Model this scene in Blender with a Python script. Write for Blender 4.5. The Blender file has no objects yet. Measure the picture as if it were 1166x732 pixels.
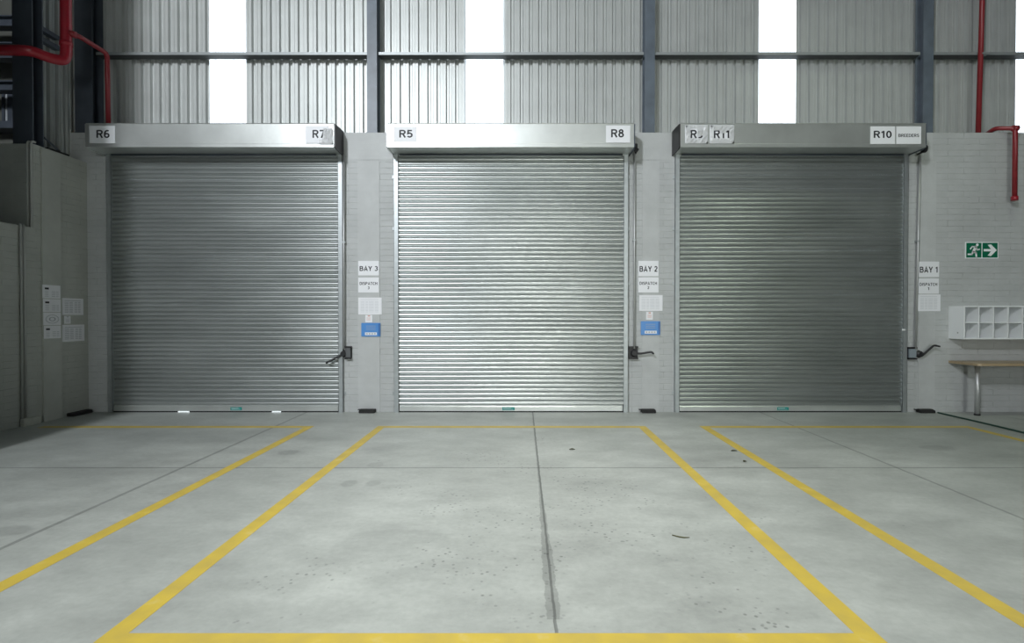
import bpy, bmesh, math, random
from mathutils import Vector, Matrix
random.seed(7)
S = bpy.context.scene
COL = S.collection
R = math.radians

# ------------------------------------------------------------------ camera
W_PX, H_PX, F_PX = 1166, 732, 600.0
CAM_H = 1.4
PITCH = math.atan(6.0 / 600.0)
VPX = 595.0
cd = bpy.data.cameras.new('camera')
cam = bpy.data.objects.new('camera', cd); COL.objects.link(cam)
cam.location = (0, 0, CAM_H)
cam.rotation_euler = (math.pi / 2 - PITCH, 0, 0)
cd.sensor_width = 36.0
cd.lens = F_PX / W_PX * 36.0
cd.shift_x = -(VPX - W_PX / 2) / W_PX
cd.clip_start = 0.05; cd.clip_end = 300
S.camera = cam

def at(px, py, Y):
    "world point at distance Y behind a pixel of the photograph"
    u = (px - VPX) / F_PX; v = (H_PX / 2 - py) / F_PX
    d = Vector((u, math.cos(PITCH) + v * math.sin(PITCH), -math.sin(PITCH) + v * math.cos(PITCH)))
    k = Y / d.y
    return Vector((d.x * k, Y, CAM_H + d.z * k))
def atX(px, py, X):
    p = at(px, py, 1.0)
    return Vector((X, X / p.x, CAM_H + (p.z - CAM_H) * X / p.x))
def floor_at(px, py):
    p = at(px, py, 1.0)
    k = -CAM_H / (p.z - CAM_H)
    return Vector((p.x * k, k, 0))

# ------------------------------------------------------------------ world and lights
S.view_settings.view_transform = 'Standard'
S.view_settings.look = 'None'
S.view_settings.exposure = 0.0
S.view_settings.gamma = 1.0
S.view_settings.use_curve_mapping = False
wd = bpy.data.worlds.new('overcast_sky'); S.world = wd; wd.use_nodes = True
bg = wd.node_tree.nodes['Background']
bg.inputs[0].default_value = (0.88, 0.95, 1.0, 1); bg.inputs[1].default_value = 3.2

def area(name, loc, rot, sx, sy, power, col, spread=180):
    l = bpy.data.lights.new(name, 'AREA'); l.shape = 'RECTANGLE'; l.size = sx; l.size_y = sy
    l.energy = power; l.color = col; l.spread = R(spread)
    o = bpy.data.objects.new(name, l); COL.objects.link(o); o.location = loc; o.rotation_euler = rot
    return o
area('flood_light_left', (-4.5, -4.0, 8.4), (R(70), 0, R(-12)), 1.0, 1.6, 600, (0.92, 0.96, 1.0), 125)
area('roof_light_front', (0.1, 4.6, 8.7), (0, 0, 0), 2.2, 2.2, 58, (1.0, 1.0, 0.95), 62)
area('roof_light_middle', (0.2, -0.5, 8.7), (R(8), 0, 0), 3.0, 4.0, 76, (1.0, 1.0, 0.95), 70)
area('roof_light_side', (5.2, 4.6, 8.4), (0, 0, 0), 0.8, 0.8, 38, (0.88, 1.0, 0.78), 110)
area('loading_opening_daylight', (2.6, -13.5, 3.0), (R(90), 0, 0), 2.0, 4.0, 100, (0.97, 1.0, 0.88), 80)

# ------------------------------------------------------------------ materials
def new_mat(name):
    m = bpy.data.materials.new(name); m.use_nodes = True
    nt = m.node_tree; b = nt.nodes['Principled BSDF']
    return m, nt, b
def N(nt, t, **kw):
    n = nt.nodes.new(t)
    for k, v in kw.items(): setattr(n, k, v)
    return n
def simple(name, col, rough=0.5, metal=0.0, noise=0.0, nscale=8.0, bump=0.0, bscale=60.0, stretch=(1, 1, 1), spec=0.5):
    m, nt, b = new_mat(name)
    b.inputs['Base Color'].default_value = (*col, 1)
    b.inputs['Roughness'].default_value = rough
    b.inputs['Metallic'].default_value = metal
    b.inputs['Specular IOR Level'].default_value = spec
    tc = N(nt, 'ShaderNodeTexCoord'); mp = N(nt, 'ShaderNodeMapping'); mp.inputs['Scale'].default_value = stretch
    nt.links.new(tc.outputs['Object'], mp.inputs['Vector'])
    nz = N(nt, 'ShaderNodeTexNoise'); nz.inputs['Scale'].default_value = nscale; nz.inputs['Detail'].default_value = 5
    nt.links.new(mp.outputs[0], nz.inputs['Vector'])
    mr = N(nt, 'ShaderNodeMapRange'); mr.inputs[1].default_value = 0.3; mr.inputs[2].default_value = 0.7
    mr.inputs[3].default_value = 1 - noise; mr.inputs[4].default_value = 1 + noise
    nt.links.new(nz.outputs['Fac'], mr.inputs[0])
    mx = N(nt, 'ShaderNodeVectorMath', operation='SCALE'); mx.inputs[0].default_value = col
    nt.links.new(mr.outputs[0], mx.inputs['Scale']); nt.links.new(mx.outputs[0], b.inputs['Base Color'])
    if bump:
        n2 = N(nt, 'ShaderNodeTexNoise'); n2.inputs['Scale'].default_value = bscale
        nt.links.new(mp.outputs[0], n2.inputs['Vector'])
        bp = N(nt, 'ShaderNodeBump'); bp.inputs['Strength'].default_value = bump; bp.inputs['Distance'].default_value = 0.01
        nt.links.new(n2.outputs['Fac'], bp.inputs['Height']); nt.links.new(bp.outputs[0], b.inputs['Normal'])
    return m

def math_n(nt, op, a, b=None, c=None):
    n = N(nt, 'ShaderNodeMath', operation=op)
    for i, x in enumerate((a, b, c)):
        if x is None: continue
        if isinstance(x, (int, float)): n.inputs[i].default_value = x
        else: nt.links.new(x, n.inputs[i])
    return n.outputs[0]

def brick_mat(name, col, axis, brick=1.0):
    m, nt, b = new_mat(name)
    g = N(nt, 'ShaderNodeNewGeometry'); sp = N(nt, 'ShaderNodeSeparateXYZ'); nt.links.new(g.outputs['Position'], sp.inputs[0])
    cb = N(nt, 'ShaderNodeCombineXYZ')
    nt.links.new(sp.outputs[0 if axis == 'x' else 1], cb.inputs[0]); nt.links.new(sp.outputs[2], cb.inputs[1])
    bt = N(nt, 'ShaderNodeTexBrick'); bt.inputs['Scale'].default_value = 1.0
    bt.inputs['Brick Width'].default_value = 0.46; bt.inputs['Row Height'].default_value = 0.085
    bt.inputs['Mortar Size'].default_value = 0.006; bt.inputs['Mortar Smooth'].default_value = 0.7
    bt.inputs['Color1'].default_value = (1, 1, 1, 1); bt.inputs['Color2'].default_value = (0.97, 0.97, 0.97, 1); bt.inputs['Mortar'].default_value = (0.0, 0, 0, 1)
    # wobble the courses slightly
    nw = N(nt, 'ShaderNodeTexNoise'); nw.inputs['Scale'].default_value = 3.0; nt.links.new(cb.outputs[0], nw.inputs['Vector'])
    av = N(nt, 'ShaderNodeVectorMath', operation='SCALE'); nt.links.new(nw.outputs['Color'], av.inputs[0]); av.inputs['Scale'].default_value = 0.022
    ad = N(nt, 'ShaderNodeVectorMath', operation='ADD'); nt.links.new(cb.outputs[0], ad.inputs[0]); nt.links.new(av.outputs[0], ad.inputs[1])
    nt.links.new(ad.outputs[0], bt.inputs['Vector'])
    n1 = N(nt, 'ShaderNodeTexNoise'); n1.inputs['Scale'].default_value = 1.6; n1.inputs['Detail'].default_value = 8
    n1.inputs['Roughness'].default_value = 0.65
    nt.links.new(g.outputs['Position'], n1.inputs['Vector'])
    n3 = N(nt, 'ShaderNodeTexNoise'); n3.inputs['Scale'].default_value = 9; n3.inputs['Detail'].default_value = 6
    nt.links.new(g.outputs['Position'], n3.inputs['Vector'])
    v = math_n(nt, 'MULTIPLY_ADD', n1.outputs['Fac'], 0.5, 0.74)
    v = math_n(nt, 'MULTIPLY', v, math_n(nt, 'MULTIPLY_ADD', n3.outputs['Fac'], 0.12, 0.94))
    # mortar: irregular dark gaps where the paint missed
    mk = math_n(nt, 'SUBTRACT', 1.0, bt.outputs['Fac'])
    mm = N(nt, 'ShaderNodeMapRange'); nt.links.new(n3.outputs['Fac'], mm.inputs[0]); mm.inputs[1].default_value = 0.50; mm.inputs[2].default_value = 0.68
    mm.inputs[3].default_value = 0.02 * brick; mm.inputs[4].default_value = 0.30 * brick
    dark = math_n(nt, 'MULTIPLY', bt.outputs['Fac'], mm.outputs[0])
    v = math_n(nt, 'MULTIPLY', v, math_n(nt, 'SUBTRACT', 1.0, dark))
    sc = N(nt, 'ShaderNodeVectorMath', operation='SCALE'); sc.inputs[0].default_value = col
    nt.links.new(v, sc.inputs['Scale']); nt.links.new(sc.outputs[0], b.inputs['Base Color'])
    b.inputs['Roughness'].default_value = 0.62
    h = math_n(nt, 'ADD', math_n(nt, 'MULTIPLY', mk, brick), math_n(nt, 'MULTIPLY', n3.outputs['Fac'], 0.5))
    bp = N(nt, 'ShaderNodeBump'); bp.inputs['Strength'].default_value = 0.5; bp.inputs['Distance'].default_value = 0.007
    nt.links.new(h, bp.inputs['Height']); nt.links.new(bp.outputs[0], b.inputs['Normal'])
    return m

M = {}
WALLC = (0.445, 0.46, 0.46)
M['brick_x'] = brick_mat('painted_brick', WALLC, 'x')
M['brick_y'] = brick_mat('painted_brick_side', (0.45, 0.465, 0.43), 'y')
M['plaster'] = brick_mat('painted_concrete', (0.47, 0.485, 0.485), 'x', 0.12)
M['plaster_side'] = brick_mat('painted_concrete_side', (0.46, 0.475, 0.44), 'y', 0.12)
M['galv'] = simple('galvanised_sheet', (0.62, 0.645, 0.63), 0.36, 0.75, 0.10, 2.2, 0.05, 30)
M['galv_rail'] = simple('galvanised_rail', (0.42, 0.45, 0.46), 0.45, 0.7, 0.08, 12)
M['clad'] = simple('inner_face_of_cladding', (0.50, 0.52, 0.51), 0.45, 0.35, 0.05, 3.0)
M['steel_blue'] = simple('blue_grey_painted_steel', (0.115, 0.14, 0.17), 0.42, 0.0, 0.16, 5.0)
M['steel_dark'] = simple('dark_painted_steel', (0.065, 0.078, 0.10), 0.5, 0.0, 0.15, 5.0)
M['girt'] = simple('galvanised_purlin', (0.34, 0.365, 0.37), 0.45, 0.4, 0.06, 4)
M['girt_shade'] = simple('purlin_web_painted_shade', (0.045, 0.05, 0.05), 0.6, 0.0, 0.1, 4)  # galvanised purlin web, its underside shade put into the colour
M['black'] = simple('black_plastic', (0.015, 0.015, 0.017), 0.45, 0, 0.2, 20)
M['cover_dark'] = simple('dark_grey_cover', (0.10, 0.105, 0.11), 0.5)
M['cover_grey'] = simple('blue_grey_cover', (0.24, 0.28, 0.31), 0.5)
M['rubber'] = simple('black_rubber', (0.012, 0.012, 0.012), 0.8, 0, 0.2, 20)
M['red'] = simple('red_gloss_paint', (0.31, 0.016, 0.028), 0.28, 0, 0.10, 12)
M['red2'] = simple('red_satin_paint', (0.24, 0.018, 0.024), 0.35, 0, 0.10, 12)
M['paper'] = simple('white_paper', (0.80, 0.81, 0.84), 0.55, 0, 0.01, 8)
M['paper_old'] = simple('grey_white_paper', (0.72, 0.74, 0.76), 0.55, 0, 0.02, 8)
M['sleeve'] = simple('glossy_plastic_sleeve', (0.92, 0.93, 0.94), 0.25, 0, 0.01, 8, 0.1, 14)
M['ink'] = simple('black_ink', (0.02, 0.02, 0.025), 0.6)
M['ink_grey'] = simple('grey_print', (0.42, 0.44, 0.47), 0.6)
M['ink_pale'] = simple('pale_print', (0.60, 0.62, 0.65), 0.6)
M['blue'] = simple('blue_plastic', (0.09, 0.27, 0.62), 0.3, 0, 0.03, 8)
M['blue_dark'] = simple('dark_blue_plastic', (0.05, 0.16, 0.42), 0.35)
M['orange'] = simple('faded_orange_print', (0.62, 0.30, 0.22), 0.6)
M['green'] = simple('safety_green', (0.0, 0.13, 0.065), 0.4)
M['teal'] = simple('teal_sticker', (0.0, 0.25, 0.22), 0.4)
M['white'] = simple('white_melamine', (0.86, 0.88, 0.89), 0.4, 0, 0.01, 5)
M['tabletop'] = simple('beech_laminate', (0.38, 0.29, 0.18), 0.4, 0, 0.12, 9, stretch=(0.3, 3, 3))
M['steel'] = simple('brushed_steel', (0.55, 0.56, 0.56), 0.42, 0.6, 0.03, 10)
M['conduit'] = simple('painted_conduit', (0.42, 0.43, 0.41), 0.45, 0, 0.05, 8)
M['plinth'] = simple('cream_painted_cement', (0.52, 0.53, 0.47), 0.7, 0, 0.08, 14, 0.3, 40)
M['cable'] = simple('dark_green_rubber', (0.012, 0.05, 0.035), 0.5)
M['leaf'] = simple('dry_leaf', (0.09, 0.09, 0.035), 0.7)
M['ground'] = simple('outside_concrete', (0.45, 0.45, 0.43), 0.8, 0, 0.1, 2)
M['roof'] = simple('roof_sheet', (0.10, 0.11, 0.11), 0.5, 0.2, 0.05, 2)
M['annex'] = simple('annex_painted_panel', (0.13, 0.135, 0.12), 0.6, 0, 0.08, 2)
M['glass_pale'] = simple('frosted_pane', (0.45, 0.48, 0.50), 0.3)

def yellow():
    m, nt, b = new_mat('worn_yellow_floor_paint')
    g = N(nt, 'ShaderNodeNewGeometry')
    n = N(nt, 'ShaderNodeTexNoise'); n.inputs['Scale'].default_value = 6; n.inputs['Detail'].default_value = 8; nt.links.new(g.outputs['Position'], n.inputs['Vector'])
    cr = N(nt, 'ShaderNodeValToRGB'); cr.color_ramp.elements[0].position = 0.3; cr.color_ramp.elements[0].color = (0.46, 0.345, 0.07, 1)
    cr.color_ramp.elements[1].position = 0.62; cr.color_ramp.elements[1].color = (0.56, 0.415, 0.055, 1)
    e = cr.color_ramp.elements.new(0.72); e.color = (0.58, 0.46, 0.15, 1)
    nt.links.new(n.outputs['Fac'], cr.inputs[0]); nt.links.new(cr.outputs[0], b.inputs['Base Color'])
    b.inputs['Roughness'].default_value = 0.45
    return m
M['yellow'] = yellow()

def shutter_mat(name):
    m, nt, b = new_mat(name)
    b.inputs['Metallic'].default_value = 0.85
    g = N(nt, 'ShaderNodeNewGeometry')
    mp = N(nt, 'ShaderNodeMapping'); mp.inputs['Scale'].default_value = (0.5, 1, 1.6); nt.links.new(g.outputs['Position'], mp.inputs['Vector'])
    n = N(nt, 'ShaderNodeTexNoise'); n.inputs['Scale'].default_value = 1.5; n.inputs['Detail'].default_value = 6; nt.links.new(mp.outputs[0], n.inputs['Vector'])
    cr = N(nt, 'ShaderNodeValToRGB'); cr.color_ramp.elements[0].position = 0.3; cr.color_ramp.elements[0].color = (0.42, 0.445, 0.44, 1)
    cr.color_ramp.elements[1].position = 0.7; cr.color_ramp.elements[1].color = (0.51, 0.535, 0.53, 1)
    nt.links.new(n.outputs['Fac'], cr.inputs[0]); nt.links.new(cr.outputs[0], b.inputs['Base Color'])
    r = N(nt, 'ShaderNodeMapRange'); nt.links.new(n.outputs['Fac'], r.inputs[0]); r.inputs[3].default_value = 0.31; r.inputs[4].default_value = 0.38
    nt.links.new(r.outputs[0], b.inputs['Roughness'])
    return m
M['shutter'] = shutter_mat('galvanised_shutter_slats')

def strip_mat():
    m, nt, b = new_mat('translucent_fibreglass')
    out = nt.nodes['Material Output']
    tr = N(nt, 'ShaderNodeBsdfTranslucent'); tr.inputs[0].default_value = (0.95, 0.97, 1, 1)
    tp = N(nt, 'ShaderNodeBsdfTransparent'); tp.inputs[0].default_value = (0.9, 0.95, 1, 1)
    mx = N(nt, 'ShaderNodeMixShader'); mx.inputs[0].default_value = 0.45
    nt.links.new(tr.outputs[0], mx.inputs[1]); nt.links.new(tp.outputs[0], mx.inputs[2]); nt.links.new(mx.outputs[0], out.inputs[0])
    return m
M['strip'] = strip_mat()

JX = (-3.145, 0.15, 3.46); JY = 4.855
def floor_mat():
    m, nt, b = new_mat('polished_concrete')
    g = N(nt, 'ShaderNodeNewGeometry'); P = g.outputs['Position']
    sp = N(nt, 'ShaderNodeSeparateXYZ'); nt.links.new(P, sp.inputs[0]); x, y = sp.outputs[0], sp.outputs[1]
    def noise(sc, det=6, vec=None, rough=0.6):
        n = N(nt, 'ShaderNodeTexNoise'); n.inputs['Scale'].default_value = sc; n.inputs['Detail'].default_value = det; n.inputs['Roughness'].default_value = rough
        nt.links.new(vec or P, n.inputs['Vector']); return n.outputs['Fac']
    mp = N(nt, 'ShaderNodeMapping'); mp.inputs['Scale'].default_value = (0.8, 1.3, 1); mp.inputs['Rotation'].default_value = (0, 0, 0.25); nt.links.new(P, mp.inputs['Vector'])
    big = noise(0.8, 6, mp.outputs[0]); mid = noise(2.6, 10, mp.outputs[0], 0.72); fine = noise(26, 4)
    v = math_n(nt, 'MULTIPLY_ADD', big, 0.9, 0.55)
    v = math_n(nt, 'MULTIPLY', v, math_n(nt, 'MULTIPLY_ADD', mid, 0.85, 0.57))
    v = math_n(nt, 'MULTIPLY', v, math_n(nt, 'MULTIPLY_ADD', fine, 0.30, 0.85))
    # pits and small stains
    vo = N(nt, 'ShaderNodeTexVoronoi'); vo.inputs['Scale'].default_value = 22; nt.links.new(P, vo.inputs['Vector'])
    pm = N(nt, 'ShaderNodeMapRange'); nt.links.new(vo.outputs['Distance'], pm.inputs[0]); pm.inputs[1].default_value = 0.12; pm.inputs[2].default_value = 0.26; pm.inputs[3].default_value = 1; pm.inputs[4].default_value = 0
    cm = N(nt, 'ShaderNodeMapRange'); ddx = math_n(nt, 'SUBTRACT', x, 0.12); ddy = math_n(nt, 'MULTIPLY', math_n(nt, 'SUBTRACT', y, 3.6), 0.8); dd = math_n(nt, 'SQRT', math_n(nt, 'ADD', math_n(nt, 'MULTIPLY', ddx, ddx), math_n(nt, 'MULTIPLY', ddy, ddy))); nt.links.new(math_n(nt, 'SUBTRACT', noise(1.3, 3), math_n(nt, 'MULTIPLY', dd, 0.10)), cm.inputs[0]); cm.inputs[1].default_value = 0.40; cm.inputs[2].default_value = 0.47
    pit = math_n(nt, 'MULTIPLY', math_n(nt, 'MULTIPLY', pm.outputs[0], cm.outputs[0]), math_n(nt, 'MULTIPLY', fine, 0.8))
    v = math_n(nt, 'MULTIPLY', v, math_n(nt, 'SUBTRACT', 1.0, pit))
    def blob(cx, cy, rx, ry, k):
        nonlocal v
        dx = math_n(nt, 'DIVIDE', math_n(nt, 'SUBTRACT', x, cx), rx); dy = math_n(nt, 'DIVIDE', math_n(nt, 'SUBTRACT', y, cy), ry)
        d = math_n(nt, 'ADD', math_n(nt, 'MULTIPLY', dx, dx), math_n(nt, 'MULTIPLY', dy, dy))
        d = math_n(nt, 'ADD', d, math_n(nt, 'MULTIPLY_ADD', mid, 2.4, -1.2))
        q = N(nt, 'ShaderNodeMapRange'); nt.links.new(d, q.inputs[0]); q.inputs[1].default_value = 0.55; q.inputs[2].default_value = 1.15; q.inputs[3].default_value = k; q.inputs[4].default_value = 0
        v = math_n(nt, 'MULTIPLY', v, math_n(nt, 'SUBTRACT', 1.0, q.outputs[0]))
    for px, py, rx, ry, k in ((328, 515, .10, .10, .18), (8, 604, .16, .10, .2), (398, 550, .07, .09, .2), (425, 550, .07, .09, .16), (428, 529, .07, .09, .14),
                              (1068, 510, .20, .12, .16), (450, 612, .35, .12, .07)):
        p = floor_at(px, py); blob(p.x, p.y, rx, ry, k)
    # saw-cut joints
    wob = math_n(nt, 'MULTIPLY_ADD', noise(7, 3), 0.014, -0.007)
    def joint(c, at_, w, k):
        nonlocal v
        d = math_n(nt, 'ABSOLUTE', math_n(nt, 'ADD', math_n(nt, 'SUBTRACT', c, at_), wob))
        q = N(nt, 'ShaderNodeMapRange'); nt.links.new(d, q.inputs[0])
        if isinstance(w, float): q.inputs[1].default_value = w; q.inputs[2].default_value = w + 0.004
        else: nt.links.new(w, q.inputs[1]); nt.links.new(math_n(nt, 'ADD', w, 0.005), q.inputs[2])
        q.inputs[3].default_value = k; q.inputs[4].default_value = 0
        v = math_n(nt, 'MULTIPLY', v, math_n(nt, 'SUBTRACT', 1.0, q.outputs[0]))
    joint(x, JX[0], 0.016, 0.36); joint(x, JX[2], 0.012, 0.36); joint(x, JX[1], 0.005, 0.5)
    joint(y, JY, 0.009, 0.45); joint(y, JY - 3.3 * 1.6, 0.006, 0.5)
    joint(x, JX[0] - 3.3, 0.006, 0.4); joint(x, JX[2] + 3.3, 0.006, 0.4)
    # sealant smear along the middle joint, widest near the front line
    ww = N(nt, 'ShaderNodeMapRange'); nt.links.new(y, ww.inputs[0]); ww.inputs[1].default_value = 4.4; ww.inputs[2].default_value = 2.9; ww.inputs[3].default_value = 0.008; ww.inputs[4].default_value = 0.034
    cut = math_n(nt, 'GREATER_THAN', y, 2.42)
    w2 = math_n(nt, 'MULTIPLY', math_n(nt, 'MULTIPLY', ww.outputs[0], math_n(nt, 'MULTIPLY_ADD', noise(9, 5), 1.6, 0.1)), cut)
    joint(math_n(nt, 'ADD', x, 0.006), JX[1], w2, 0.30)
    sc = N(nt, 'ShaderNodeVectorMath', operation='SCALE'); sc.inputs[0].default_value = (0.35, 0.37, 0.35)
    nt.links.new(v, sc.inputs['Scale']); nt.links.new(sc.outputs[0], b.inputs['Base Color'])
    rr = N(nt, 'ShaderNodeMapRange'); nt.links.new(mid, rr.inputs[0]); rr.inputs[3].default_value = 0.30; rr.inputs[4].default_value = 0.55
    nt.links.new(rr.outputs[0], b.inputs['Roughness'])
    bp = N(nt, 'ShaderNodeBump'); bp.inputs['Strength'].default_value = 0.12; bp.inputs['Distance'].default_value = 0.004
    nt.links.new(fine, bp.inputs['Height']); nt.links.new(bp.outputs[0], b.inputs['Normal'])
    return m
M['floor'] = floor_mat()

# ------------------------------------------------------------------ mesh helpers
class MB:
    def __init__(s): s.bm = bmesh.new()
    def box(s, a, b, bevel=0):
        a, b = Vector(a), Vector(b)
        lo = Vector((min(a.x, b.x), min(a.y, b.y), min(a.z, b.z))); hi = Vector((max(a.x, b.x), max(a.y, b.y), max(a.z, b.z)))
        r = bmesh.ops.create_cube(s.bm, size=1)
        vs = r['verts']
        for v in vs: v.co = Vector([lo[i] + (v.co[i] + 0.5) * (hi[i] - lo[i]) for i in range(3)])
        if bevel:
            es = list({e for v in vs for e in v.link_edges})
            bmesh.ops.bevel(s.bm, geom=es, offset=bevel, segments=2, affect='EDGES', profile=0.5)
        return s
    def tube(s, pts, r, seg=14, cap=True):
        pts = [Vector(p) for p in pts]; rings = []
        up = None
        for i, p in enumerate(pts):
            if i == 0: t = pts[1] - p
            elif i == len(pts) - 1: t = p - pts[i - 1]
            else: t = (pts[i + 1] - p).normalized() + (p - pts[i - 1]).normalized()
            t.normalize()
            if up is None:
                up = Vector((0, 0, 1)) if abs(t.z) < 0.9 else Vector((0, 1, 0))
            n = (up - t * up.dot(t)).normalized(); up = n; bn = t.cross(n)
            rr = r[i] if isinstance(r, (list, tuple)) else r
            rings.append([s.bm.verts.new(p + (n * math.cos(2 * math.pi * k / seg) + bn * math.sin(2 * math.pi * k / seg)) * rr) for k in range(seg)])
        for a, b in zip(rings, rings[1:]):
            for k in range(seg):
                f = s.bm.faces.new((a[k], a[(k + 1) % seg], b[(k + 1) % seg], b[k])); f.smooth = True
        if cap:
            s.bm.faces.new(rings[0][::-1]); s.bm.faces.new(rings[-1])
        return s
    def prism(s, prof, a, b, axis='x', closed=True):
        "extrude a 2-D outline along an axis; prof holds the two other coordinates in order"
        def P(u, v, w):
            return {'x': (w, u, v), 'y': (u, w, v), 'z': (u, v, w)}[axis]
        A = [s.bm.verts.new(P(u, v, a)) for u, v in prof]; B = [s.bm.verts.new(P(u, v, b)) for u, v in prof]
        n = len(prof)
        for i in range(n if closed else n - 1):
            j = (i + 1) % n; s.bm.faces.new((A[i], A[j], B[j], B[i]))
        if closed: s.bm.faces.new(A[::-1]); s.bm.faces.new(B)
        return s
    def build(s, name, mat, parent=None):
        bmesh.ops.recalc_face_normals(s.bm, faces=s.bm.faces)
        me = bpy.data.meshes.new(name); s.bm.to_mesh(me); s.bm.free()
        if mat: me.materials.append(M[mat] if isinstance(mat, str) else mat)
        o = bpy.data.objects.new(name, me); COL.objects.link(o)
        if parent is not None:
            o.parent = parent; o.matrix_parent_inverse = parent.matrix_world.inverted()
        return o
def tag(o, label, cat, group=None):
    o['label'] = label; o['category'] = cat
    if group: o['group'] = group
    return o
def thing(name, label, cat, loc=(0, 0, 0), group=None):
    o = bpy.data.objects.new(name, None); COL.objects.link(o); o.location = loc
    o.empty_display_size = 0.1
    bpy.context.view_layer.update() if False else None
    o.matrix_world = Matrix.Translation(Vector(loc))
    return tag(o, label, cat, group)
def struct(o): o['kind'] = 'structure'; return o
def smooth_path(pts, rad=0.1, n=6):
    pts = [Vector(p) for p in pts]; out = [pts[0]]
    for i in range(1, len(pts) - 1):
        a, b, c = pts[i - 1], pts[i], pts[i + 1]
        d1 = min(rad, (a - b).length * 0.45); d2 = min(rad, (c - b).length * 0.45)
        p, q = b + (a - b).normalized() * d1, b + (c - b).normalized() * d2
        for k in range(n + 1):
            t = k / n; out.append(p * (1 - t) ** 2 + b * 2 * t * (1 - t) + q * t * t)
    out.append(pts[-1]); return out

def _arc(cx, cy, rx, ry, a0, a1, n=14):
    return [(cx + rx * math.cos(R(a0 + (a1 - a0) * i / n)), cy + ry * math.sin(R(a0 + (a1 - a0) * i / n))) for i in range(n + 1)]
_h = 0.075
GLYPH = {
 'R': (.68, [[(_h, 0), (_h, 1)], [(_h, 1 - _h)] + _arc(.38, .715, .21, .21, 90, -90) + [(_h, .505)], [(.36, .505), (.62, 0)]]),
 'P': (.64, [[(_h, 0), (_h, 1)], [(_h, 1 - _h)] + _arc(.36, .695, .21, .23, 90, -90) + [(_h, .465)]]),
 'B': (.68, [[(_h, 0), (_h, 1)], [(_h, 1 - _h)] + _arc(.38, .735, .17, .19, 90, -90) + [(_h, .545)], [(.36, .545)] + _arc(.39, .31, .215, .235, 90, -90) + [(_h, _h)]]),
 'A': (.72, [[(.07, 0), (.36, .96), (.65, 0)], [(.17, .29), (.55, .29)]]),
 'Y': (.70, [[(.06, 1), (.35, .44), (.64, 1)], [(.35, .48), (.35, 0)]]),
 'D': (.70, [[(_h, 0), (_h, 1)], [(_h, 1 - _h)] + _arc(.32, .5, .30, .425, 90, -90) + [(_h, _h)]]),
 'I': (.16, [[(.08, 0), (.08, 1)]]),
 'S': (.64, [_arc(.32, .735, .22, .19, 25, 270) + _arc(.32, .31, .24, .235, 90, -155)]),
 'T': (.62, [[(.31, 0), (.31, .95)], [(0, 1 - _h), (.62, 1 - _h)]]),
 'C': (.66, [_arc(.37, .5, .295, .425, 45, 315, 20)]),
 'H': (.66, [[(_h, 0), (_h, 1)], [(.585, 0), (.585, 1)], [(_h, .52), (.585, .52)]]),
 'E': (.58, [[(_h, 0), (_h, 1)], [(_h, 1 - _h), (.56, 1 - _h)], [(_h, .53), (.52, .53)], [(_h, _h), (.58, _h)]]),
 '0': (.60, [_arc(.30, .5, .225, .425, 0, 360, 24)]),
 '1': (.46, [[(.06, .73), (.28, .93)], [(.30, 0), (.30, 1)]]),
 '2': (.60, [_arc(.30, .70, .215, .225, 165, -35) + [(.09, _h + .02)], [(.03, _h), (.57, _h)]]),
 '3': (.60, [_arc(.28, .735, .20, .19, 155, -90), _arc(.28, .31, .235, .235, 90, -155)]),
 '5': (.60, [[(.54, 1 - _h), (.15, 1 - _h), (.11, .52)] + _arc(.29, .33, .24, .255, 125, -150)]),
 '6': (.60, [_arc(.30, .31, .22, .235, 0, 360, 20), _arc(.36, .48, .28, .445, 60, 195)]),
 '7': (.58, [[(.02, 1 - _h), (.54, 1 - _h), (.22, 0)]]),
 '8': (.60, [_arc(.30, .745, .18, .18, 0, 360, 18), _arc(.30, .30, .225, .225, 0, 360, 20)]),
 ' ': (.26, []),
}
GLYPH['9'] = (.60, [[(.60 - x, 1 - y) for x, y in st] for st in GLYPH['6'][1]])
def text_mesh(name, txt, height, center, parent, mat='ink', width=None, weight=0.185):
    "upright lettering built from strokes, facing the camera side of the wall"
    bm = bmesh.new(); X = 0.0; lay = []
    for ch in txt:
        if ch == 'O': wd_, st = .76, [_arc(.38, .5, .305, .425, 0, 360, 24)]
        else: wd_, st = GLYPH[ch]
        lay += [[(x + X, y) for x, y in p] for p in st]; X += wd_ + .12
    X -= .12; kx = height if width is None else width / X
    hw = weight / 2; layer = 0
    for p in lay:
        closed = (Vector(p[0]) - Vector(p[-1])).length < 1e-6; n = len(p); L, Q = [], []
        pv = [Vector(a) for a in p]
        for i in range(n):
            if closed: a, c = pv[(i - 1) % (n - 1)], pv[(i + 1) % (n - 1)] if i < n - 1 else pv[1]
            else: a, c = pv[max(i - 1, 0)], pv[min(i + 1, n - 1)]
            b = pv[i]; d1 = (b - a).normalized() if (b - a).length > 1e-9 else (c - b).normalized(); d2 = (c - b).normalized() if (c - b).length > 1e-9 else d1
            n1 = Vector((-d1.y, d1.x)); n2 = Vector((-d2.y, d2.x)); m = (n1 + n2); m = m.normalized() if m.length > 1e-6 else n1
            k_ = hw / max(m.dot(n1), 0.45); L.append(b + m * k_); Q.append(b - m * k_)
        layer += 1; dy = -0.0002 - 0.00005 * (layer % 4)
        def w(v): return bm.verts.new((center[0] + (v.x - X / 2) * kx, center[1] + dy, center[2] + (v.y - .5) * height))
        A = [w(v) for v in L]; B = [w(v) for v in Q]
        for i in range(n - 1): bm.faces.new((B[i], B[i + 1], A[i + 1], A[i]))
    m2 = bpy.data.meshes.new(name); bm.to_mesh(m2); bm.free(); m2.materials.append(M[mat])
    o = bpy.data.objects.new(name, m2); COL.objects.link(o); o.parent = parent
    o.matrix_parent_inverse = parent.matrix_world.inverted()
    return o

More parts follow.
